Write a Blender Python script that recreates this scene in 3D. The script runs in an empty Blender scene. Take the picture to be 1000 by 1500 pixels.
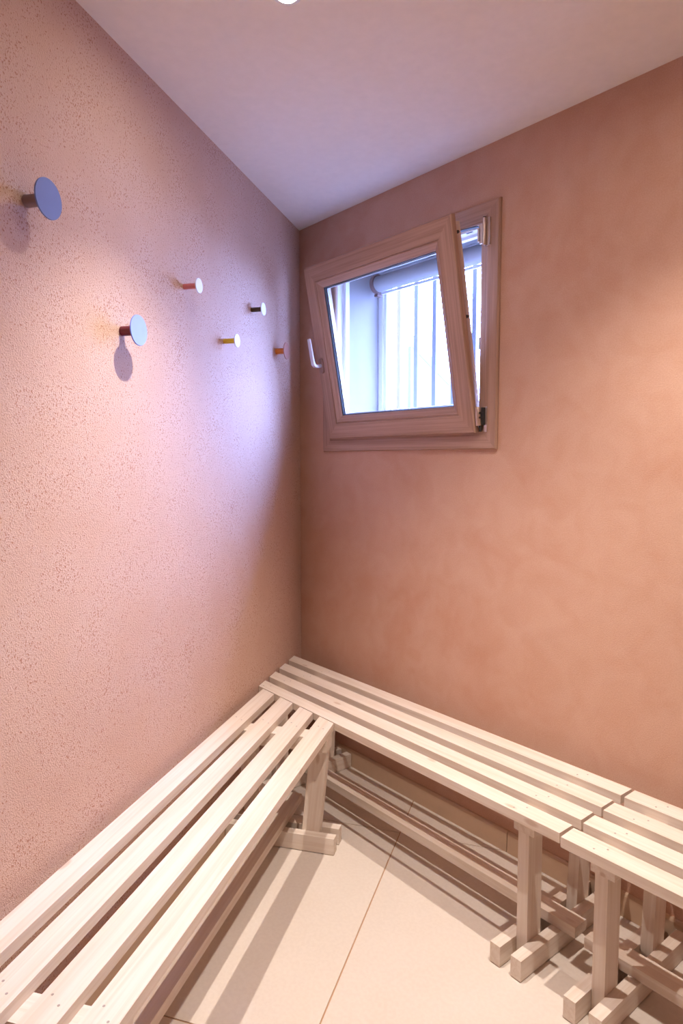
import bpy, bmesh, math, random
from mathutils import Vector, Matrix

random.seed(7)
SC = bpy.context.scene
COL = SC.collection

# ------------------------------------------------------------------ camera, sky, exposure
F_PX, H_PX = 978.0, 1500.0
cam_data = bpy.data.cameras.new('camera')
cam_data.sensor_fit = 'VERTICAL'
cam_data.sensor_height = 36.0
cam_data.lens = F_PX / H_PX * 36.0
cam_data.clip_start = 0.02
cam = bpy.data.objects.new('camera', cam_data)
COL.objects.link(cam)
cam.location = (2.681821, -1.918875, 1.407468)
cam.rotation_euler = (math.radians(90 - 4.48426), 0, math.radians(50.9084))
SC.camera = cam

world = bpy.data.worlds.new('sky')
SC.world = world
world.use_nodes = True
bg = world.node_tree.nodes['Background']
bg.inputs['Color'].default_value = (0.29, 0.42, 1.0, 1)      # bright overcast daylight, cooler than the lamps
# standard overcast sky: luminance grows as (1 + 2 sin(elevation)) / 3
wn = world.node_tree
w_tc = wn.nodes.new('ShaderNodeTexCoord')
w_sep = wn.nodes.new('ShaderNodeSeparateXYZ')
wn.links.new(w_tc.outputs['Generated'], w_sep.inputs[0])
w_max = wn.nodes.new('ShaderNodeMath')
w_max.operation = 'MAXIMUM'
w_max.inputs[1].default_value = 0.0
wn.links.new(w_sep.outputs['Z'], w_max.inputs[0])
w_mul = wn.nodes.new('ShaderNodeMath')
w_mul.operation = 'MULTIPLY_ADD'
SKY = 106.0
w_mul.inputs[1].default_value = SKY * 2 / 3
w_mul.inputs[2].default_value = SKY / 3
wn.links.new(w_max.outputs[0], w_mul.inputs[0])
wn.links.new(w_mul.outputs[0], bg.inputs['Strength'])

vs = SC.view_settings
vs.view_transform = 'Standard'
vs.look = 'None'
vs.gamma = 1.0
vs.use_curve_mapping = False
vs.exposure = 0.0

LAMP_COLOR = (1.0, 0.905, 0.82)
# position, spot watts, cone in degrees, glow of the bare lens
LAMPS = [((1.309, -0.969), 126.0, 92, 700.0), ((2.07, -0.67), 130.0, 116, 1100.0)]

# ------------------------------------------------------------------ room geometry
ANG = math.atan2(-0.810591, 0.585612)          # direction of the left wall, from the corner
LW = Vector((math.cos(ANG), math.sin(ANG), 0))
LN = Vector((-LW.y, LW.x, 0))                  # its normal, into the room
CEIL = 2.5
X_R, Y_F = 3.75, -3.2                          # right wall, wall behind the camera


def wl(s, d, z=0.0):
    """point given along the left wall (s), away from it (d) and up (z)"""
    return LW * s + LN * d + Vector((0, 0, z))


# ------------------------------------------------------------------ materials
MATS = {}


def new_mat(name):
    m = bpy.data.materials.new(name)
    m.use_nodes = True
    MATS[name] = m
    nt = m.node_tree
    return m, nt, nt.nodes['Principled BSDF']


def node(nt, kind, **kw):
    n = nt.nodes.new(kind)
    for k, v in kw.items():
        if k in n.inputs:
            n.inputs[k].default_value = v
        else:
            setattr(n, k, v)
    return n


def ramp(nt, fac, stops):
    r = nt.nodes.new('ShaderNodeValToRGB')
    el = r.color_ramp.elements
    while len(el) < len(stops):
        el.new(0.5)
    for e, (p, c) in zip(el, stops):
        e.position = p
        e.color = c if len(c) == 4 else (*c, 1)
    nt.links.new(fac, r.inputs['Fac'])
    return r


def mix(nt, fac, a, b, blend='MIX'):
    m = nt.nodes.new('ShaderNodeMix')
    m.data_type = 'RGBA'
    m.blend_type = blend
    for key, v in (('Factor', fac), ('A', a), ('B', b)):
        sock = next(s for s in m.inputs if s.name == key and (s.type == 'RGBA' if key != 'Factor' else s.type == 'VALUE'))
        if isinstance(v, bpy.types.NodeSocket):
            nt.links.new(v, sock)
        elif isinstance(v, (int, float)):
            sock.default_value = v
        else:
            sock.default_value = (*v, 1) if len(v) == 3 else v
    return next(s for s in m.outputs if s.type == 'RGBA')


def plain(name, color, rough=0.5, metal=0.0, spec=0.5):
    m, nt, b = new_mat(name)
    b.inputs['Base Color'].default_value = (*color, 1)
    b.inputs['Roughness'].default_value = rough
    b.inputs['Metallic'].default_value = metal
    b.inputs['Specular IOR Level'].default_value = spec
    tc = node(nt, 'ShaderNodeTexCoord')
    n = node(nt, 'ShaderNodeTexNoise', Scale=35.0, Detail=3.0)
    nt.links.new(tc.outputs['Object'], n.inputs['Vector'])
    c = mix(nt, n.outputs['Fac'], tuple(x * 0.95 for x in color), tuple(min(1, x * 1.05) for x in color))
    nt.links.new(c, b.inputs['Base Color'])
    return m


def plaster_rough(name):
    """coarse pitted earth plaster of the left wall"""
    m, nt, b = new_mat(name)
    L = nt.links.new
    tc = node(nt, 'ShaderNodeTexCoord')
    big = node(nt, 'ShaderNodeTexNoise', Scale=1.7, Detail=3.0, Roughness=0.55)
    mid = node(nt, 'ShaderNodeTexNoise', Scale=7.0, Detail=4.0)
    mp = node(nt, 'ShaderNodeMapping')
    mp.inputs['Rotation'].default_value = (0.5, 0.35, 0.6)
    mp.inputs['Scale'].default_value = (1.0, 1.0, 0.75)
    pit = node(nt, 'ShaderNodeTexNoise', Scale=255.0, Detail=1.5, Roughness=0.55)
    fine = node(nt, 'ShaderNodeTexNoise', Scale=330.0, Detail=2.0)
    for n in (big, mid, fine):
        L(tc.outputs['Object'], n.inputs['Vector'])
    L(tc.outputs['Object'], mp.inputs['Vector'])
    L(mp.outputs['Vector'], pit.inputs['Vector'])
    base = ramp(nt, big.outputs['Fac'], [(0.3, (0.605, 0.40, 0.31)), (0.55, (0.64, 0.44, 0.352)), (0.75, (0.665, 0.47, 0.387))])
    base2 = mix(nt, 0.25, base.outputs['Color'], ramp(nt, mid.outputs['Fac'], [(0.35, (0.58, 0.37, 0.28)), (0.65, (0.72, 0.54, 0.455))]).outputs['Color'])
    add = node(nt, 'ShaderNodeMath', operation='MULTIPLY_ADD')
    L(mid.outputs['Fac'], add.inputs[0])
    add.inputs[1].default_value = 0.35
    L(pit.outputs['Fac'], add.inputs[2])
    pr = ramp(nt, add.outputs[0], [(0.785, (0, 0, 0)), (0.845, (1, 1, 1))])
    k = node(nt, 'ShaderNodeMath', operation='MULTIPLY')
    L(pr.outputs['Color'], k.inputs[0])
    k.inputs[1].default_value = 0.75
    col = mix(nt, k.outputs[0], base2, (0.41, 0.165, 0.095))
    L(col, b.inputs['Base Color'])
    b.inputs['Roughness'].default_value = 0.9
    b.inputs['Specular IOR Level'].default_value = 0.15
    h = node(nt, 'ShaderNodeMath', operation='MULTIPLY_ADD')
    L(pr.outputs['Color'], h.inputs[0])
    h.inputs[1].default_value = -0.8
    L(fine.outputs['Fac'], h.inputs[2])
    h2 = node(nt, 'ShaderNodeMath', operation='MULTIPLY_ADD')
    L(pit.outputs['Fac'], h2.inputs[0])
    h2.inputs[1].default_value = 1.1
    L(h.outputs[0], h2.inputs[2])
    bp = node(nt, 'ShaderNodeBump', Strength=0.6, Distance=0.0025)
    L(h2.outputs[0], bp.inputs['Height'])
    L(bp.outputs['Normal'], b.inputs['Normal'])
    return m


def plaster_smooth(name):
    """troweled earth plaster with cloudy patches"""
    m, nt, b = new_mat(name)
    L = nt.links.new
    tc = node(nt, 'ShaderNodeTexCoord')
    big = node(nt, 'ShaderNodeTexNoise', Scale=2.2, Detail=4.0, Roughness=0.6, Distortion=0.6)
    mid = node(nt, 'ShaderNodeTexNoise', Scale=9.0, Detail=4.0, Distortion=0.8)
    fine = node(nt, 'ShaderNodeTexNoise', Scale=260.0, Detail=3.0, Roughness=0.6)
    for n in (big, mid, fine):
        L(tc.outputs['Object'], n.inputs['Vector'])
    base = ramp(nt, big.outputs['Fac'], [(0.30, (0.535, 0.275, 0.18)), (0.48, (0.585, 0.352, 0.252)), (0.72, (0.615, 0.385, 0.283))])
    c1 = mix(nt, 0.22, base.outputs['Color'], ramp(nt, mid.outputs['Fac'], [(0.35, (0.545, 0.285, 0.19)), (0.65, (0.67, 0.44, 0.345))]).outputs['Color'])
    c2 = mix(nt, 0.18, c1, ramp(nt, fine.outputs['Fac'], [(0.35, (0.50, 0.25, 0.16)), (0.65, (0.76, 0.50, 0.385))]).outputs['Color'])
    L(c2, b.inputs['Base Color'])
    b.inputs['Roughness'].default_value = 0.85
    b.inputs['Specular IOR Level'].default_value = 0.2
    bp = node(nt, 'ShaderNodeBump', Strength=0.35, Distance=0.002)
    L(fine.outputs['Fac'], bp.inputs['Height'])
    L(bp.outputs['Normal'], b.inputs['Normal'])
    return m


def wood(name, light, dark, knot, rough=0.55, grain=1.0, knots=True):
    """long grain along the piece's own x axis"""
    m, nt, b = new_mat(name)
    L = nt.links.new
    tc = node(nt, 'ShaderNodeTexCoord')
    oi = node(nt, 'ShaderNodeObjectInfo')
    off = node(nt, 'ShaderNodeVectorMath', operation='SCALE')
    comb = node(nt, 'ShaderNodeCombineXYZ', X=7.3, Y=3.1, Z=5.7)
    L(comb.outputs[0], off.inputs[0])
    L(oi.outputs['Random'], off.inputs['Scale'])
    add = node(nt, 'ShaderNodeVectorMath', operation='ADD')
    L(tc.outputs['Object'], add.inputs[0])
    L(off.outputs[0], add.inputs[1])
    mp = node(nt, 'ShaderNodeMapping')
    mp.inputs['Scale'].default_value = (1.2, 42.0 * grain, 42.0 * grain)
    L(add.outputs[0], mp.inputs['Vector'])
    g = node(nt, 'ShaderNodeTexNoise', Scale=1.6, Detail=4.0, Roughness=0.6, Distortion=0.7)
    L(mp.outputs[0], g.inputs['Vector'])
    mp2 = node(nt, 'ShaderNodeMapping')
    mp2.inputs['Scale'].default_value = (2.0, 9.0, 9.0)
    L(add.outputs[0], mp2.inputs['Vector'])
    g2 = node(nt, 'ShaderNodeTexNoise', Scale=1.2, Detail=2.0)
    L(mp2.outputs[0], g2.inputs['Vector'])
    gr = ramp(nt, g.outputs['Fac'], [(0.36, dark), (0.60, light)])
    half = tuple((a + c) / 2 for a, c in zip(light, dark))
    c = mix(nt, 0.35, gr.outputs['Color'], ramp(nt, g2.outputs['Fac'], [(0.35, half), (0.6, light)]).outputs['Color'])
    if knots:
        mp3 = node(nt, 'ShaderNodeMapping')
        mp3.inputs['Scale'].default_value = (4.2, 11.0, 11.0)
        L(add.outputs[0], mp3.inputs['Vector'])
        v = node(nt, 'ShaderNodeTexVoronoi', Scale=1.0)
        L(mp3.outputs[0], v.inputs['Vector'])
        kr = ramp(nt, v.outputs['Distance'], [(0.055, (1, 1, 1)), (0.11, (0, 0, 0))])
        kk = node(nt, 'ShaderNodeMath', operation='MULTIPLY')
        L(kr.outputs['Color'], kk.inputs[0])
        kk.inputs[1].default_value = 0.5
        c = mix(nt, kk.outputs[0], c, knot)
    L(c, b.inputs['Base Color'])
    b.inputs['Roughness'].default_value = rough
    b.inputs['Specular IOR Level'].default_value = 0.3
    bp = node(nt, 'ShaderNodeBump', Strength=0.12, Distance=0.001)
    L(g.outputs['Fac'], bp.inputs['Height'])
    L(bp.outputs['Normal'], b.inputs['Normal'])
    return m


def tile_mat(name):
    m, nt, b = new_mat(name)
    L = nt.links.new
    tc = node(nt, 'ShaderNodeTexCoord')
    a = node(nt, 'ShaderNodeTexNoise', Scale=3.0, Detail=5.0, Roughness=0.6, Distortion=0.5)
    f = node(nt, 'ShaderNodeTexNoise', Scale=90.0, Detail=3.0)
    L(tc.outputs['Object'], a.inputs['Vector'])
    L(tc.outputs['Object'], f.inputs['Vector'])
    c = ramp(nt, a.outputs['Fac'], [(0.3, (0.70, 0.61, 0.53)), (0.7, (0.74, 0.655, 0.58))])
    c2 = mix(nt, 0.12, c.outputs['Color'], ramp(nt, f.outputs['Fac'], [(0.4, (0.58, 0.47, 0.38)), (0.6, (0.77, 0.68, 0.58))]).outputs['Color'])
    L(c2, b.inputs['Base Color'])
    b.inputs['Roughness'].default_value = 0.5
    b.inputs['Specular IOR Level'].default_value = 0.35
    return m


def glass_mat(name):
    m, nt, b = new_mat(name)
    nt.nodes.remove(b)
    out = nt.nodes['Material Output']
    tr = node(nt, 'ShaderNodeBsdfTransparent', Color=(0.93, 0.96, 0.97, 1))
    gl = node(nt, 'ShaderNodeBsdfGlossy', Roughness=0.0)
    mx = nt.nodes.new('ShaderNodeMixShader')
    mx.inputs[0].default_value = 0.05
    nt.links.new(tr.outputs[0], mx.inputs[1])
    nt.links.new(gl.outputs[0], mx.inputs[2])
    nt.links.new(mx.outputs[0], out.inputs['Surface'])
    return m


def emit_mat(name, color, strength):
    m, nt, b = new_mat(name)
    b.inputs['Base Color'].default_value = (0.9, 0.9, 0.9, 1)
    b.inputs['Emission Color'].default_value = (*color, 1)
    b.inputs['Emission Strength'].default_value = strength
    return m


M_LEFT = plaster_rough('rough_plaster')
M_BACK = plaster_smooth('smooth_plaster')
M_CEIL = plain('ceiling_paint', (0.84, 0.78, 0.72), 0.9, spec=0.1)
M_TILE = tile_mat('floor_tile')
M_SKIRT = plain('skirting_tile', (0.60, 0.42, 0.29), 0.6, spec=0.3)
M_GROUT = plain('grout', (0.50, 0.31, 0.19), 0.9, spec=0.1)
M_WOOD = wood('spruce', (0.77, 0.67, 0.585), (0.655, 0.525, 0.42), (0.45, 0.27, 0.16))
M_FOIL = wood('oak_foil', (0.50, 0.315, 0.235), (0.32, 0.185, 0.13), (0.3, 0.2, 0.1), rough=0.5, grain=1.6, knots=False)
M_WHITE = plain('white_plastic', (0.78, 0.78, 0.78), 0.4)
M_BEIGE = plain('beige_plastic', (0.68, 0.54, 0.44), 0.45)
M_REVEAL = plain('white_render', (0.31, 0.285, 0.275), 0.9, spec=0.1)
M_BLACK = plain('black_rubber', (0.02, 0.02, 0.02), 0.6)
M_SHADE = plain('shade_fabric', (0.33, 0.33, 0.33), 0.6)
M_BROWN = plain('brown_plastic', (0.16, 0.085, 0.075), 0.5)
M_CHAMP = plain('champagne_metal', (0.62, 0.50, 0.43), 0.32, metal=0.8)
M_SILVER = plain('silver_metal', (0.74, 0.74, 0.78), 0.35, metal=0.35)
M_ROSE = plain('bronze_metal', (0.34, 0.22, 0.18), 0.4, metal=0.6)
M_BAR = plain('painted_steel', (0.20, 0.215, 0.25), 0.5)
M_SCREW = plain('screw_steel', (0.42, 0.37, 0.34), 0.45, metal=0.6)
M_PAD = plain('felt_pad', (0.42, 0.30, 0.20), 0.95, spec=0.05)
M_GLASS = glass_mat('clear_glass')
M_BUILD = plain('grey_siding', (0.050, 0.047, 0.044), 0.8)
M_ROOF = plain('grey_fascia', (0.036, 0.034, 0.032), 0.8)
M_GROUND = plain('paving_outside', (0.10, 0.10, 0.10), 0.9)

# ------------------------------------------------------------------ mesh helpers


def link(o, parent=None):
    COL.objects.link(o)
    if parent is not None:
        o.parent = parent
    return o


def mesh_obj(name, me, mat, parent=None, loc=(0, 0, 0), rot=(0, 0, 0), smooth=False):
    if mat is not None and not me.materials:
        me.materials.append(mat)
    if smooth:
        for p in me.polygons:
            p.use_smooth = True
    o = bpy.data.objects.new(name, me)
    link(o, parent)
    o.location = loc
    o.rotation_euler = rot
    return o


def bm_mesh(bm, name):
    bmesh.ops.recalc_face_normals(bm, faces=bm.faces)
    me = bpy.data.meshes.new(name)
    bm.to_mesh(me)
    bm.free()
    return me


def bevel_all(bm, w, seg=2, angle=30):
    ed = [e for e in bm.edges if len(e.link_faces) == 2 and e.calc_face_angle(0) > math.radians(angle)]
    if w > 0:
        bmesh.ops.bevel(bm, geom=ed, offset=w, segments=seg, profile=0.5, affect='EDGES')


def prism(poly, z0, z1, bev=0.0, seg=2, name='prism'):
    bm = bmesh.new()
    a = [bm.verts.new((x, y, z0)) for x, y in poly]
    b = [bm.verts.new((x, y, z1)) for x, y in poly]
    n = len(poly)
    bm.faces.new(a[::-1])
    bm.faces.new(b)
    for i in range(n):
        bm.faces.new((a[i], a[(i + 1) % n], b[(i + 1) % n], b[i]))
    bevel_all(bm, bev, seg)
    return bm_mesh(bm, name)


def box_mesh(lx, ly, lz, bev=0.0, seg=2, name='box'):
    return prism([(-lx / 2, -ly / 2), (lx / 2, -ly / 2), (lx / 2, ly / 2), (-lx / 2, ly / 2)], -lz / 2, lz / 2, bev, seg, name)


CACHE = {}


def box(name, x0, x1, y0, y1, z0, z1, mat, parent=None, bev=0.0, seg=2):
    """axis-aligned box in the parent's frame; alike boxes share their mesh"""
    key = (round(x1 - x0, 5), round(y1 - y0, 5), round(z1 - z0, 5), bev, seg, mat.name)
    if key not in CACHE:
        CACHE[key] = box_mesh(x1 - x0, y1 - y0, z1 - z0, bev, seg, name)
    return mesh_obj(name, CACHE[key], mat, parent, ((x0 + x1) / 2, (y0 + y1) / 2, (z0 + z1) / 2))


def beam(name, p0, p1, w, t, mat, parent=None, side=(1, 0, 0), bev=0.0025):
    """bar from p0 to p1 with its own x axis along it; w is its size along `side`, t across"""
    p0, p1 = Vector(p0), Vector(p1)
    ln = (p1 - p0).length
    key = ('beam', round(ln, 5), w, t, bev, mat.name)
    if key not in CACHE:
        CACHE[key] = box_mesh(ln, w, t, bev, 2, name)
    X = (p1 - p0).normalized()
    Y = Vector(side)
    Y = (Y - X * Y.dot(X)).normalized()
    Z = X.cross(Y)
    o = mesh_obj(name, CACHE[key], mat, parent)
    o.matrix_local = Matrix(((X.x, Y.x, Z.x, (p0.x + p1.x) / 2), (X.y, Y.y, Z.y, (p0.y + p1.y) / 2), (X.z, Y.z, Z.z, (p0.z + p1.z) / 2), (0, 0, 0, 1)))
    return o


def lathe(profile, seg=40, axis='Z', name='lathe'):
    """profile: (radius, height) list, turned about an axis"""
    bm = bmesh.new()
    rings = []
    for r, h in profile:
        if r < 1e-6:
            rings.append([bm.verts.new((0, 0, h))])
        else:
            rings.append([bm.verts.new((r * math.cos(2 * math.pi * i / seg), r * math.sin(2 * math.pi * i / seg), h)) for i in range(seg)])
    for a, b in zip(rings, rings[1:]):
        for i in range(seg):
            j = (i + 1) % seg
            if len(a) == 1 and len(b) == 1:
                continue
            if len(a) == 1:
                bm.faces.new((a[0], b[i], b[j]))
            elif len(b) == 1:
                bm.faces.new((a[i], b[0], a[j]))
            else:
                bm.faces.new((a[i], b[i], b[j], a[j]))
    if axis == 'X':
        bmesh.ops.rotate(bm, verts=bm.verts, matrix=Matrix.Rotation(math.pi / 2, 3, 'Y'))
    elif axis == 'Y':
        bmesh.ops.rotate(bm, verts=bm.verts, matrix=Matrix.Rotation(-math.pi / 2, 3, 'X'))
    return bm_mesh(bm, name)


def smooth_by_angle(o, deg=40):
    me = o.data
    for p in me.polygons:
        p.use_smooth = True
    bm = bmesh.new()
    bm.from_mesh(me)
    for e in bm.edges:
        e.smooth = not (len(e.link_faces) == 2 and e.calc_face_angle(0) > math.radians(deg))
    bm.to_mesh(me)
    bm.free()


def empty(name, loc=(0, 0, 0), rot=(0, 0, 0), parent=None):
    o = bpy.data.objects.new(name, None)
    link(o, parent)
    o.location = loc
    o.rotation_euler = rot
    o.empty_display_size = 0.1
    return o


def tag(o, label=None, cat=None, group=None, kind=None):
    for k, v in (('label', label), ('category', cat), ('group', group), ('kind', kind)):
        if v:
            o[k] = v
    return o


def struct(o, label, cat):
    return tag(o, label, cat, kind='structure')


# ------------------------------------------------------------------ room shell
def wall_point(y):
    """x of the left wall at this y"""
    return y * LW.x / LW.y


ROOM = [(0.0, 0.0), (wall_point(Y_F), Y_F), (X_R, Y_F), (X_R, 0.0)]    # counter-clockwise

# left wall: a slab behind d = 0
T = 0.16
pts = [(-0.05, -T), (4.1, -T), (4.1, 0.0), (-0.05, 0.0)]
struct(mesh_obj('wall_left', prism(pts, -0.06, CEIL + 0.08, name='wall_left'), M_LEFT, None, (0, 0, 0), (0, 0, ANG)),
       'coarse pitted pink plaster wall carrying the coat hooks', 'wall')
struct(mesh_obj('wall_right', prism([(X_R, 0), (X_R, Y_F), (X_R + T, Y_F), (X_R + T, 0)], -0.06, CEIL + 0.08), M_BACK),
       'salmon plaster side wall past the end of the bench', 'wall')
struct(mesh_obj('wall_front', prism([(wall_point(Y_F) - 0.3, Y_F - T), (X_R + T, Y_F - T), (X_R + T, Y_F), (wall_point(Y_F) - 0.3, Y_F)], -0.06, CEIL + 0.08), M_BACK),
       'salmon plaster wall facing the window', 'wall')
struct(mesh_obj('ceiling', prism([(-0.5, 0.4), (-0.5, Y_F - 0.3), (X_R + 0.3, Y_F - 0.3), (X_R + 0.3, 0.4)], CEIL, CEIL + 0.14), M_CEIL),
       'smooth white painted ceiling', 'ceiling')

# back wall with the window hole
WALL_T = 0.36
HX0, HX1, HZ0, HZ1 = 0.252, 1.146, 1.500, 2.304       # hole in the masonry
bm = bmesh.new()


def grid_wall(bm, xs, zs, y0, y1, hole):
    """slab in y0..y1 made of a grid of cells with one left out"""
    vf = {}

    def v(i, j, y):
        k = (i, j, y)
        if k not in vf:
            vf[k] = bm.verts.new((xs[i], y, zs[j]))
        return vf[k]
    cells = {(i, j) for i in range(len(xs) - 1) for j in range(len(zs) - 1)} - {hole}
    for (i, j) in cells:
        for y in (y0, y1):
            bm.faces.new((v(i, j, y), v(i + 1, j, y), v(i + 1, j + 1, y), v(i, j + 1, y)))
        for (ni, nj), (a, b) in (((i - 1, j), ((i, j), (i, j + 1))), ((i + 1, j), ((i + 1, j), (i + 1, j + 1))),
                                 ((i, j - 1), ((i, j), (i + 1, j))), ((i, j + 1), ((i, j + 1), (i + 1, j + 1)))):
            if (ni, nj) not in cells:
                bm.faces.new((v(*a, y0), v(*b, y0), v(*b, y1), v(*a, y1)))


grid_wall(bm, [-0.5, HX0, HX1, X_R + T], [-0.06, HZ0, HZ1, CEIL + 0.08], 0.0, WALL_T, (1, 1))
struct(mesh_obj('wall_back', bm_mesh(bm, 'wall_back'), M_BACK), 'smooth salmon plaster wall with the tilted window', 'wall')

# white rendered lining of the deep window recess
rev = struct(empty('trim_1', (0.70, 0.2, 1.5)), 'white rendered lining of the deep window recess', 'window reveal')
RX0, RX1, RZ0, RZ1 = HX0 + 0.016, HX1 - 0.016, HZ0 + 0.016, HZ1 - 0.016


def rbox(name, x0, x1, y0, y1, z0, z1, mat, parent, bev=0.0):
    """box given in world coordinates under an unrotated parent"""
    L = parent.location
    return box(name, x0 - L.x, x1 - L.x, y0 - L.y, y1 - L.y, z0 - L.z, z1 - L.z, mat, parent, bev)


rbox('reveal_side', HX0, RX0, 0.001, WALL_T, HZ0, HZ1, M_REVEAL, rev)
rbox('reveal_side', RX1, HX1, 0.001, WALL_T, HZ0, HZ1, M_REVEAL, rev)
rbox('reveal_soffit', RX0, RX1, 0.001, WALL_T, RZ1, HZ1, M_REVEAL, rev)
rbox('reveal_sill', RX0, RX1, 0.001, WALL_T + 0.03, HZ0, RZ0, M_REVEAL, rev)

# ------------------------------------------------------------------ floor tiles, baseboards


def clip(poly, edge_pts):
    """Sutherland-Hodgman against a convex counter-clockwise polygon"""
    out = poly
    n = len(edge_pts)
    for i in range(n):
        (ax, ay), (bx, by) = edge_pts[i], edge_pts[(i + 1) % n]
        inp, out = out, []
        if not inp:
            return []
        side = lambda p: (bx - ax) * (p[1] - ay) - (by - ay) * (p[0] - ax)
        for k in range(len(inp)):
            p, q = inp[k], inp[(k + 1) % len(inp)]
            sp, sq = side(p), side(q)
            if sp >= 0:
                out.append(p)
            if (sp > 0) != (sq > 0) and abs(sp - sq) > 1e-12:
                t = sp / (sp - sq)
                out.append((p[0] + t * (q[0] - p[0]), p[1] + t * (q[1] - p[1])))
    return out


fl = mesh_obj('floor', prism([(-0.3, 0.3), (wall_point(Y_F) - 0.3, Y_F - 0.1), (X_R + 0.1, Y_F - 0.1), (X_R + 0.1, 0.3)], -0.08, -0.0025), M_GROUT)
struct(fl, 'cream floor of large square tiles with tan joints', 'floor')
TA = ANG - math.radians(2.7)
TU = Vector((math.cos(TA), math.sin(TA), 0))
TV = Vector((-TU.y, TU.x, 0))
T0 = wl(0.727, 0.634)
GAP = 0.0022
for i in range(-3, 6):
    for j in range(-5, 6):
        c = [T0 + TU * (i + a) + TV * (j + b) for a, b in ((GAP, GAP), (1 - GAP, GAP), (1 - GAP, 1 - GAP), (GAP, 1 - GAP))]
        poly = clip([(p.x, p.y) for p in c], ROOM)
        if len(poly) < 3:
            continue
        area = sum(poly[k][0] * poly[(k + 1) % len(poly)][1] - poly[(k + 1) % len(poly)][0] * poly[k][1] for k in range(len(poly))) / 2
        if area < 0.002:
            continue
        cx = sum(p[0] for p in poly) / len(poly)
        cy = sum(p[1] for p in poly) / len(poly)
        me = prism([(x - cx, y - cy) for x, y in poly], -0.008, 0.0, name='tile')
        mesh_obj('floor_tile', me, M_TILE, fl, (cx, cy, 0))

BBH, BBT = 0.078, 0.011


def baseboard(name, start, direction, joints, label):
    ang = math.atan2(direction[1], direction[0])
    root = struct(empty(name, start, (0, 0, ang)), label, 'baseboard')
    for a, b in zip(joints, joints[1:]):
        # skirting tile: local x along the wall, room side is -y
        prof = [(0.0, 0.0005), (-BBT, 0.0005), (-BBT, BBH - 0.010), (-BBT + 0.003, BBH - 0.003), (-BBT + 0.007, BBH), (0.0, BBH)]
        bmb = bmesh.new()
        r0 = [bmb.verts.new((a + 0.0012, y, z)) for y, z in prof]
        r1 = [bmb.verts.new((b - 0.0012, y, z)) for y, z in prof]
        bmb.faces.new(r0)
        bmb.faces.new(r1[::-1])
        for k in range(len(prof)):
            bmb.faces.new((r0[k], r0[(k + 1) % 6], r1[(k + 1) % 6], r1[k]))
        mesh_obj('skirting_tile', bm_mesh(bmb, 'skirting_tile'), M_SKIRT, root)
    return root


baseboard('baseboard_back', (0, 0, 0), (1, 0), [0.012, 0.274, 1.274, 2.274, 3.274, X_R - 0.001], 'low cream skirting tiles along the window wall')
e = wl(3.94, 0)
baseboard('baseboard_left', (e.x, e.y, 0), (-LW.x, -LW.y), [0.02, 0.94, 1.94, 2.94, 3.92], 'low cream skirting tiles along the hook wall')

# ------------------------------------------------------------------ window
win = struct(empty('window_1', (0.70, 0.0, 1.445)), 'wood-look window with its sash tilted inwards at the top', 'window')
WO = Vector((0.70, 0.0, 1.445))


def mitred(prefix, outer, inner, profile, mat, parent, names=('stile', 'rail')):
    """four mitred members between two rectangles (x0, x1, z0, z1); profile: (t 0..1 from outer to inner, y)"""
    def corner(t, y, sx, sz):
        x = outer[sx] + (inner[sx] - outer[sx]) * t
        z = outer[2 + sz] + (inner[2 + sz] - outer[2 + sz]) * t
        return Vector((x, y, z))
    res = []
    for kind, c0, c1 in ((names[1], (0, 0), (1, 0)), (names[1], (0, 1), (1, 1)), (names[0], (0, 0), (0, 1)), (names[0], (1, 0), (1, 1))):
        r0 = [corner(t, y, *c0) for t, y in profile]
        r1 = [corner(t, y, *c1) for t, y in profile]
        mid = (r0[0] + r1[0]) / 2
        vertical = kind == names[0]
        # turn uprights so their own x axis runs along them
        rot = Matrix.Rotation(math.pi / 2, 3, 'Y') if vertical else Matrix.Identity(3)
        bmm = bmesh.new()
        v0 = [bmm.verts.new(rot @ (p - mid)) for p in r0]
        v1 = [bmm.verts.new(rot @ (p - mid)) for p in r1]
        n = len(profile)
        bmm.faces.new(v0)
        bmm.faces.new(v1[::-1])
        for k in range(n):
            bmm.faces.new((v0[k], v0[(k + 1) % n], v1[(k + 1) % n], v1[k]))
        o = mesh_obj(prefix + '_' + kind, bm_mesh(bmm, prefix), mat, parent, mid)
        if vertical:
            o.rotation_euler = (0, -math.pi / 2, 0)
        res.append(o)
    return res


def rect(x0, x1, z0, z1):
    return (x0 - WO.x, x1 - WO.x, z0 - WO.z, z1 - WO.z)


FO = rect(0.198, 1.194, 1.445, 2.304)
FI = rect(0.290, 1.114, 1.522, 2.234)
mitred('frame', FO, FI, [(0, 0.0), (0, -0.008), (0.05, -0.014), (0.60, -0.014), (0.68, -0.0125), (0.95, -0.0125), (1.0, -0.009), (1.0, 0.0)], M_FOIL, win)
CI = rect(0.306, 1.098, 1.540, 2.216)
CO = rect(0.270, 1.128, 1.518, 2.238)
core = [(0, 0.002), (0.55, 0.002), (0.55, 0.036), (1.0, 0.036), (1.0, 0.058), (0, 0.058)]
mitred('rebate', CO, CI, core, M_WHITE, win)
g = rect(0.304, 1.100, 1.538, 2.218)

# sash, hinged along its lower edge
SX0, SX1, SV = 0.279, 1.121, 0.742
SW, TILT = SX1 - SX0, math.radians(11.07)
sash = empty('sash', (SX0 - WO.x, -0.038, 1.502 - WO.z), (TILT, 0, 0), win)
sash['label'] = 'tilted wood-look sash with clear pane'
fw, bw = 0.067, 0.098
So = (0, SW, 0, SV)


def ins(t):
    return (t, SW - t, t, SV - t)


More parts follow.
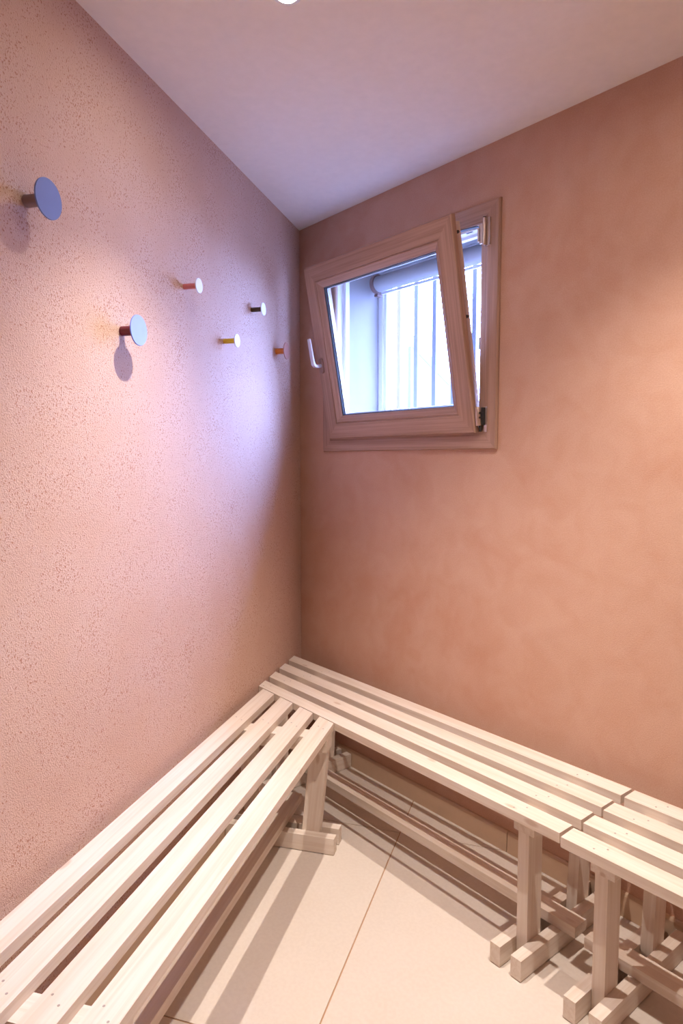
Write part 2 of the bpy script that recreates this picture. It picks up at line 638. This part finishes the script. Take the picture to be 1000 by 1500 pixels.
mitred('sash', So, ins(fw), [(0, 0.004), (0.05, 0.0), (0.97, 0.0), (1.0, 0.003), (1.0, 0.022), (0, 0.022)], M_FOIL, sash)
mitred('bead', ins(fw), ins(bw), [(0.02, 0.0045), (0.20, 0.0025), (0.88, 0.013), (1.0, 0.017), (1.0, 0.028), (0.02, 0.028)], M_FOIL, sash)
mitred('core', ins(0.018), ins(0.090), [(0, 0.0225), (0.66, 0.0225), (0.66, 0.034), (1.0, 0.036), (1.0, 0.062), (0.85, 0.064), (0, 0.064)], M_BEIGE, sash)
mitred('gasket', ins(0.094), ins(0.1015), [(0, 0.018), (0.8, 0.018), (1.0, 0.022), (1.0, 0.0275), (0, 0.0275)], M_BLACK, sash)
mitred('spacer', ins(0.088), ins(0.1045), [(0, 0.0315), (1.0, 0.0315), (1.0, 0.0395), (0, 0.0395)], M_SILVER, sash)
gp = box('glass_pane', 0.0985, SW - 0.0985, 0.0285, 0.0315, 0.0985, SV - 0.0985, M_GLASS, sash)
gp['label'] = 'clear glass pane'

# sash hardware on its right edge
box('locking_strip', SW - 0.0178, SW - 0.0162, 0.034, 0.050, 0.06, SV - 0.03, M_CHAMP, sash, 0.0006)
box('locking_strip', 0.0162, 0.0178, 0.034, 0.050, 0.06, SV - 0.03, M_CHAMP, sash, 0.0006)
for v in (SV - 0.055, 0.405):
    o = mesh_obj('locking_pin', lathe([(0, 0), (0.0055, 0), (0.0055, 0.006), (0.004, 0.008), (0, 0.008)], 14, 'X'), M_BLACK, sash, (SW - 0.0165, 0.042, v))

# handle on the left upright
hx, hv = 0.030, 0.325
ros = bmesh.new()
n = 28
prof = []
for i in range(n):
    a = 2 * math.pi * i / n
    prof.append((0.0125 * math.cos(a), 0.0125 * math.sin(a) + (0.021 if math.sin(a) >= 0 else -0.021)))
for y, k in ((0.0, 1.0), (-0.006, 1.0), (-0.0085, 0.82)):
    for x, z in prof:
        ros.verts.new((x * k, y, z * (0.95 if k < 1 else 1)))
ros.verts.ensure_lookup_table()
for r in range(2):
    for i in range(n):
        ros.faces.new((ros.verts[r * n + i], ros.verts[r * n + (i + 1) % n], ros.verts[(r + 1) * n + (i + 1) % n], ros.verts[(r + 1) * n + i]))
ros.faces.new([ros.verts[2 * n + i] for i in range(n)])
ros.faces.new([ros.verts[i] for i in range(n)][::-1])
o = mesh_obj('handle_rosette', bm_mesh(ros, 'rosette'), M_ROSE, sash, (hx, 0, hv))
smooth_by_angle(o)
# lever: neck straight out of the sash, then up along it
path = [Vector((0, -0.007, 0)), Vector((0, -0.030, 0)), Vector((0, -0.041, 0.003)), Vector((0, -0.047, 0.012)), Vector((0, -0.049, 0.035)), Vector((0, -0.050, 0.075)), Vector((0, -0.051, 0.116)), Vector((0, -0.051, 0.120))]
dims = [(0.0075, 0.0075), (0.0080, 0.0080), (0.0095, 0.0085), (0.0105, 0.0075), (0.0110, 0.0055), (0.0105, 0.0048), (0.0100, 0.0045), (0.0080, 0.0030)]
lv = bmesh.new()
rings = []
for i, (p, (a, bq)) in enumerate(zip(path, dims)):
    d = (path[min(i + 1, len(path) - 1)] - path[max(i - 1, 0)]).normalized()
    sx = Vector((1, 0, 0))
    up = d.cross(sx).normalized()
    ring = []
    for k in range(16):
        t = 2 * math.pi * k / 16
        ca, sa = math.cos(t), math.sin(t)
        q = 0.65
        ring.append(lv.verts.new(p + sx * a * math.copysign(abs(ca) ** q, ca) + up * bq * math.copysign(abs(sa) ** q, sa)))
    rings.append(ring)
for r0, r1 in zip(rings, rings[1:]):
    for k in range(16):
        lv.faces.new((r0[k], r0[(k + 1) % 16], r1[(k + 1) % 16], r1[k]))
lv.faces.new(rings[0][::-1])
lv.faces.new(rings[-1])
o = mesh_obj('handle_lever', bm_mesh(lv, 'lever'), M_SILVER, sash, (hx, 0, hv), smooth=True)
o['label'] = 'pale metal lever turned upwards'

# upper hinge: leaf on the frame, barrel and the stay arm reaching to the sash top
def wbox(name, x0, x1, y0, y1, z0, z1, mat, bev=0.0):
    return box(name, x0 - WO.x, x1 - WO.x, y0, y1, z0 - WO.z, z1 - WO.z, mat, win, bev)


wbox('hinge_leaf', 1.134, 1.158, -0.019, -0.0135, 2.152, 2.246, M_CHAMP, 0.0015)
bar = [(0, 0), (0.0052, 0.0), (0.0058, 0.002), (0.0058, 0.020), (0.0050, 0.0205), (0.0050, 0.0215), (0.0058, 0.022), (0.0058, 0.072), (0.0050, 0.0725), (0.0050, 0.0735), (0.0058, 0.074), (0.0058, 0.090), (0.0052, 0.092), (0, 0.092)]
o = mesh_obj('hinge_barrel', lathe(bar, 20), M_CHAMP, win, (1.139 - WO.x, -0.0265, 2.153 - WO.z))
smooth_by_angle(o)
o = mesh_obj('hinge_cap', lathe([(0, 0), (0.0046, 0), (0.0046, 0.003), (0, 0.0045)], 16), M_BLACK, win, (1.139 - WO.x, -0.0265, 2.2452 - WO.z))
wbox('stay_bracket', 1.112, 1.124, -0.030, -0.018, 2.168, 2.214, M_BEIGE, 0.001)
wbox('stay_bracket', 1.120, 1.1335, -0.030, -0.0205, 2.160, 2.226, M_BEIGE, 0.001)
beam('stay_arm', (1.108 - WO.x, -0.022, 2.224 - WO.z), (0.62 - WO.x, -0.105, 2.222 - WO.z), 0.003, 0.016, M_BLACK, win, side=(0, 0, 1), bev=0.0005)
wbox('stay_track', 0.40, 1.085, 0.012, 0.026, 2.2285, 2.2335, M_BLACK, 0.0005)
for k, x in enumerate((0.62, 0.78, 0.90, 0.97, 1.03)):
    wbox('track_clip', x, x + 0.028, 0.006, 0.0115, 2.2245, 2.233, M_SILVER if k % 2 else M_BLACK, 0.0005)

# lower corner hinge
o = mesh_obj('corner_hinge', lathe([(0, 0), (0.0095, 0.0), (0.0105, 0.002), (0.0105, 0.064), (0.0095, 0.066), (0, 0.066)], 24), M_CHAMP, win, (1.131 - WO.x, -0.030, 1.528 - WO.z), (math.radians(4), math.radians(-3), 0))
smooth_by_angle(o)
wbox('hinge_leaf', 1.142, 1.158, -0.018, -0.0135, 1.506, 1.595, M_CHAMP, 0.001)
wbox('hinge_arm', 1.1395, 1.150, -0.028, -0.0185, 1.530, 1.592, M_BLACK, 0.001)
o = mesh_obj('hinge_pivot', lathe([(0, 0), (0.0055, 0), (0.0055, 0.022), (0, 0.022)], 16), M_BLACK, win, (1.134 - WO.x, -0.024, 1.507 - WO.z))
for z in (1.556, 1.572):
    o = mesh_obj('hinge_screw', lathe([(0, 0), (0.0036, 0), (0.0036, 0.003), (0, 0.003)], 12, 'X'), M_BLACK, win, (1.1385 - WO.x, -0.036, z - WO.z))
wbox('striker_plate', 1.1075, 1.1137, -0.0085, 0.0, 1.800, 1.842, M_BLACK, 0.0005)

# outer white frame at the far end of the recess
win2 = struct(empty('window_2', (0.70, 0.27, 1.5)), 'outer white frame at the far end of the window recess', 'window frame')
o2 = (RX0 - 0.70, RX1 - 0.70, RZ0 - 1.5, RZ1 - 1.5)
i2 = (RX0 + 0.050 - 0.70, RX1 - 0.050 - 0.70, RZ0 + 0.05 - 1.5, RZ1 - 0.04 - 1.5)
mitred('outer', o2, i2, [(0.01, 0.0), (0.6, 0.0), (0.65, 0.006), (1.0, 0.006), (1.0, 0.030), (0.01, 0.030)], M_WHITE, win2)

# roller shade under the soffit
RZC, RYC, RR = 2.222, 0.223, 0.036
rs = empty('roller_shade', (0.70, RYC, RZC))
tag(rs, 'white rolled-up shade with brown end brackets under the recess soffit', 'roller shade')
o = mesh_obj('tube', lathe([(0, -0.385), (0.030, -0.385), (RR, -0.383), (RR, 0.383), (0.030, 0.385), (0, 0.385)], 36, 'X'), M_SHADE, rs)
smooth_by_angle(o)
for sx in (-1, 1):
    # bracket: a curved brown claw round the tube end
    bmc = bmesh.new()
    n = 18
    a0, a1 = math.radians(60), math.radians(300)
    for x in (0.376, 0.395):
        for i in range(n + 1):
            a = a0 + (a1 - a0) * i / n
            for r in (RR + 0.0015, RR + 0.008):
                bmc.verts.new((sx * x, -r * math.cos(a) * -1 if False else r * math.cos(a), r * math.sin(a)))
    bmc.verts.ensure_lookup_table()
    st = (n + 1) * 2
    V = bmc.verts
    for i in range(n):
        a, b = 2 * i, 2 * i + 2
        for q in ((a, a + 1, b + 1, b), (st + a, st + b, st + b + 1, st + a + 1), (a, b, st + b, st + a), (a + 1, st + a + 1, st + b + 1, b + 1)):
            bmc.faces.new([V[k] for k in q])
    for i in (0, 2 * n):
        bmc.faces.new([V[k] for k in (i, i + 1, st + i + 1, st + i)])
    oo = mesh_obj('end_bracket', bm_mesh(bmc, 'bracket'), M_BROWN, rs)
    oo['label'] = 'brown end bracket'
    box('bracket_foot', sx * 0.3855 - 0.011, sx * 0.3855 + 0.011, -0.012, 0.018, -RR - 0.020, -RR - 0.0085, M_BROWN, rs, 0.002)
box('hem_bar', -0.372, 0.372, 0.010, 0.020, -RR - 0.011, -RR - 0.0005, M_SILVER, rs, 0.001)

# security bars outside
gr = empty('window_grille', (0.70, 0.42, 1.45))
tag(gr, 'grey vertical security bars outside the window', 'window grille')
x = 0.255 - 0.119 * 1
bars = [0.255 + 0.119 * k for k in range(-1, 9)]
for x in bars:
    box('bar', x - 0.012 - 0.70, x + 0.012 - 0.70, -0.005, 0.005, -0.05, 1.0, M_BAR, gr, 0.001)
for z in (-0.02, 0.97):
    box('cross_rail', bars[0] - 0.72, bars[-1] - 0.68, 0.0085, 0.0145, z - 0.02, z + 0.02, M_BAR, gr, 0.001)

# ------------------------------------------------------------------ benches
Z_TOP = 0.46
FOOT_H = 0.058
PADH = 0.003


def under(o, part):
    """hang o under a sibling part without moving it"""
    o.parent = part
    o.matrix_parent_inverse = part.matrix_basis.inverted()
    return o


def bench(root, slats, thick, trestles, foot_y, posts, stretcher, cb_y):
    """slats: footprints; trestles: (post x0, x1, crossbar x0, x1, screw rows) in the bench's own frame"""
    zc1 = Z_TOP - thick - 0.0004
    zc0 = zc1 - 0.050
    slat_objs = []
    for poly in slats:
        cx = sum(p[0] for p in poly) / len(poly)
        cy = sum(p[1] for p in poly) / len(poly)
        me = prism([(px - cx, py - cy) for px, py in poly], -thick / 2, thick / 2, 0.0035, 3, 'slat')
        slat_objs.append(mesh_obj('slat', me, M_WOOD, root, (cx, cy, Z_TOP - thick / 2)))
    bar_w = 0.0335
    for (px0, px1, cx0, cx1) in trestles:
        beam('crossbar', ((cx0 + cx1) / 2, cb_y[0], (zc0 + zc1) / 2), ((cx0 + cx1) / 2, cb_y[1], (zc0 + zc1) / 2), cx1 - cx0, 0.050, M_WOOD, root)
        for (yb0, yb1, yt0, yt1) in posts:
            w = yb1 - yb0
            beam('post', ((px0 + px1) / 2, (yb0 + yb1) / 2, 0.006), ((px0 + px1) / 2, (yt0 + yt1) / 2, zc0 - 0.0005), px1 - px0 - 0.001, w, M_WOOD, root)
        for a, b in ((px0 - bar_w, px0), (px1, px1 + bar_w)):
            fb = beam('foot_bar', ((a + b) / 2, foot_y[0], PADH + FOOT_H / 2), ((a + b) / 2, foot_y[1], PADH + FOOT_H / 2), bar_w, FOOT_H, M_WOOD, root)
            for y in (foot_y[0] + 0.022, foot_y[1] - 0.022):
                under(box('felt_pad', a + 0.001, b - 0.001, y - 0.02, y + 0.02, 0.0002, PADH, M_PAD, root), fb)
        # screw heads, two per slat over the crossbar
        for so, poly in zip(slat_objs, slats):
            ys = sorted(p[1] for p in poly)
            y0, y1 = (ys[0] + ys[1]) / 2, (ys[-1] + ys[-2]) / 2
            if len(poly) == 4 and abs(ys[1] - ys[0]) > 0.01:
                y0, y1 = ys[0], ys[-1]
            for k, (fx, fy) in enumerate(((0.32, 0.30), (0.66, 0.68))):
                xs, yy = cx0 + (cx1 - cx0) * (fx + random.uniform(-.06, .06)), y0 + (y1 - y0) * (fy + random.uniform(-.05, .05))
                under(mesh_obj('screw', SCREW, M_SCREW, root, (xs, yy, Z_TOP - 0.0004)), so)
    sx0, sx1, sy0, sy1 = stretcher
    zs = PADH + FOOT_H + 0.0003
    beam('stretcher', (sx0, (sy0 + sy1) / 2, zs + 0.0155), (sx1, (sy0 + sy1) / 2, zs + 0.0155), sy1 - sy0, 0.031, M_WOOD, root, side=(0, 1, 0))


SCREW = lathe([(0, 0.0008), (0.0026, 0.0007), (0.0028, 0.0)], 10, 'Z', 'screw')

# bench under the window, its left ends cut along the rough wall
b1 = empty('slatted_bench', (1.05, -0.278, 0))
tag(b1, 'pale wooden slatted bench along the window wall, running into the corner', 'bench', 'slatted benches')
sl = []
X_END = 1.767
for y0, y1 in ((-0.461, -0.402), (-0.362, -0.301), (-0.261, -0.199), (-0.157, -0.096)):
    o0 = wall_point(y0) + 0.003 / LN.x
    o1 = wall_point(y1) + 0.003 / LN.x
    e0, e1 = X_END + random.uniform(-.001, .001), X_END + random.uniform(-.001, .001)
    sl.append([(o0 - 1.05, y0 + 0.278), (e0 - 1.05, y0 + 0.278), (e1 - 1.05, y1 + 0.278), (o1 - 1.05, y1 + 0.278)])
P = [(-0.402, -0.338), (-0.154, -0.090)]
posts1 = [(P[0][0] + .278, P[0][1] + .278, P[0][0] + .277, P[0][1] + .277), (P[1][0] + .278, P[1][1] + .278, P[1][0] + .30, P[1][1] + .30)]
bench(b1, sl, 0.027,
      [(0.337 - 1.05, 0.374 - 1.05, 0.330 - 1.05, 0.395 - 1.05), (1.601 - 1.05, 1.637 - 1.05, 1.597 - 1.05, 1.663 - 1.05)],
      (-0.476 + .278, -0.014 + .278), posts1, (0.330 - 1.05, 1.713 - 1.05, -0.285 + .278, -0.228 + .278), (-0.418 + .278, -0.062 + .278))

# next bench along the same wall, leaving the picture on the right
b2 = empty('slatted_bench', (2.60, -0.289, 0))
tag(b2, 'pale wooden slatted bench along the window wall, cut off at the right', 'bench', 'slatted benches')
sl = []
for y0, y1 in ((-0.473, -0.411), (-0.371, -0.311), (-0.270, -0.208), (-0.160, -0.098)):
    a0, a1 = 1.778 + random.uniform(-.001, .001), 1.776 + random.uniform(-.001, .001)
    sl.append([(a0 - 2.6, y0 + .289), (3.44 - 2.6, y0 + .289), (3.44 - 2.6, y1 + .289), (a1 - 2.6, y1 + .289)])
bench(b2, sl, 0.027,
      [(1.839 - 2.6, 0.0 + 1.875 - 2.6, 1.836 - 2.6, 1.900 - 2.6), (3.26 - 2.6, 3.296 - 2.6, 3.235 - 2.6, 3.30 - 2.6)],
      (-0.486 + .289, -0.024 + .289), [(q[0] + .278 - .0, q[1] + .278, q[0] + .278, q[1] + .278) if k == 0 else (q[0] + .278, q[1] + .278, q[0] + .30, q[1] + .30) for k, q in enumerate(P)],
      (1.748 - 2.6, 3.40 - 2.6, -0.296 + .289, -0.238 + .289), (-0.429 + .289, -0.072 + .289))

# bench along the rough wall, its far ends cut to meet the corner bench
org = wl(1.5, 0.22)
b3 = empty('slatted_bench', (org.x, org.y, 0), (0, 0, ANG))
tag(b3, 'pale wooden slatted bench along the rough hook wall, mitred into the corner bench', 'bench', 'slatted benches')
sl = []
for d0, d1 in ((0.033, 0.101), (0.138, 0.206), (0.246, 0.313), (0.347, 0.415)):
    # far end where y = -0.4665
    s0 = (-0.4655 - LN.y * d0) / LW.y
    s1 = (-0.4655 - LN.y * d1) / LW.y
    sl.append([(s0 - 1.5, d0 - .22), (2.34 - 1.5, d0 - .22), (2.34 - 1.5, d1 - .22), (s1 - 1.5, d1 - .22)])
posts3 = [(0.297 - .22, 0.363 - .22, 0.335 - .22, 0.401 - .22), (0.085 - .22, 0.150 - .22, 0.055 - .22, 0.120 - .22)]
bench(b3, sl, 0.026,
      [(0.868 - 1.5, 0.903 - 1.5, 0.890 - 1.5, 0.956 - 1.5), (2.195 - 1.5, 2.230 - 1.5, 2.160 - 1.5, 2.226 - 1.5)],
      (0.014 - .22, 0.433 - .22), posts3, (0.712 - 1.5, 2.33 - 1.5, 0.180 - .22, 0.238 - .22), (0.045 - .22, 0.412 - .22))

# ------------------------------------------------------------------ coat hooks on the rough wall
HOOKS = [  # s, z, reach, disc dia, stem dia, disc colour, stem colour, label
    (1.858, 1.966, 0.056, 0.085, 0.027, (0.18, 0.24, 0.50), (0.27, 0.19, 0.20), 'large blue-grey disc coat hook with grey stem, nearest the camera'),
    (1.508, 1.753, 0.051, 0.081, 0.026, (0.19, 0.235, 0.60), (0.14, 0.012, 0.03), 'large sky blue disc coat hook with dark red stem'),
    (1.156, 1.956, 0.052, 0.047, 0.0175, (0.82, 0.84, 0.90), (0.62, 0.20, 0.20), 'small white disc coat hook with coral pink stem'),
    (0.603, 2.001, 0.050, 0.049, 0.018, (0.82, 0.84, 0.90), (0.06, 0.04, 0.015), 'small white disc coat hook with dark brown stem'),
    (0.861, 1.835, 0.050, 0.047, 0.018, (0.82, 0.84, 0.90), (0.66, 0.44, 0.03), 'small white disc coat hook with yellow stem'),
    (0.329, 1.881, 0.048, 0.073, 0.025, (0.52, 0.26, 0.20), (0.68, 0.22, 0.05), 'terracotta disc coat hook with orange stem, beside the corner'),
]
for s, z, h, dd, sd, dc, scol, lab in HOOKS:
    p = wl(s, 0.0008, z)
    hk = empty('coat_hook', p, (0, 0, math.atan2(LN.y, LN.x)))
    tag(hk, lab, 'coat hook', 'disc coat hooks on the rough wall')
    md = plain('disc_paint', dc, 0.45, spec=0.4)
    ms = plain('stem_paint', scol, 0.45, spec=0.4)
    r = sd / 2
    o = mesh_obj('stem', lathe([(0, 0), (r * 0.96, 0), (r, 0.001), (r, h - 0.002), (0, h - 0.002)], 28, 'X'), ms, hk)
    smooth_by_angle(o)
    R = dd / 2
    o = mesh_obj('disc', lathe([(0, h - 0.002), (R * 0.97, h - 0.002), (R, h - 0.0012), (R, h + 0.0012), (R * 0.985, h + 0.002), (0, h + 0.002)], 48, 'X'), md, hk)
    smooth_by_angle(o)

# ------------------------------------------------------------------ recessed ceiling spots
LAB = ['recessed ceiling spot above the hook wall bench', 'recessed ceiling spot over the bench joint', 'recessed ceiling spot in the middle of the room']
for k, ((lx, ly), watt, cone, glow) in enumerate(LAMPS):
    sp = empty('recessed_spotlight', (lx, ly, CEIL))
    tag(sp, LAB[k], 'ceiling light', 'recessed ceiling spots')
    o = mesh_obj('trim_ring', lathe([(0.021, -0.0005), (0.034, -0.0005), (0.034, -0.003), (0.031, -0.0045), (0.023, -0.0045), (0.021, -0.0005)], 40), M_WHITE, sp)
    smooth_by_angle(o)
    mesh_obj('lens', lathe([(0, -0.0025), (0.0205, -0.0025), (0.0205, -0.0006), (0, -0.0006)], 32), emit_mat('lamp_lens', LAMP_COLOR, glow), sp)
    ld = bpy.data.lights.new('spot_lamp', 'SPOT')
    ld.energy = watt
    ld.color = LAMP_COLOR
    ld.spot_size = math.radians(cone)
    ld.spot_blend = 1.0
    ld.shadow_soft_size = 0.014
    lo = bpy.data.objects.new('spot_lamp', ld)
    link(lo, sp)
    lo.location = (0, 0, -0.02)

# ------------------------------------------------------------------ outside the window
struct(mesh_obj('ground_outside', prism([(-9, 0.4), (9, 0.4), (9, 16), (-9, 16)], -0.3, -0.1), M_GROUND), 'paved ground outside the window', 'ground')
nb0 = Vector((-2.251, 3.0, -0.1))            # near corner of its long side
nb = empty('neighbouring_building', nb0, (0, 0, math.atan2(LW.y, LW.x)))
tag(nb, 'neighbouring building with grey vertical siding seen through the window', 'building')
NB_H = 2.80
box('wall', -6.0, 0.0, -3.0, -0.03, 0.0, NB_H - 0.14, M_WHITE, nb)
box('roof', -6.1, 0.002, -3.1, -0.0005, NB_H - 0.1395, NB_H, M_WHITE, nb)
box('fascia', -6.1, 0.002, 0.0, 0.003, NB_H - 0.139, NB_H, M_ROOF, nb)
for k in range(40):
    box('siding_board', -0.15 * k - 0.145, -0.15 * k, -0.0295, 0.0, 0.0, NB_H - 0.1405, M_BUILD, nb, 0.004)
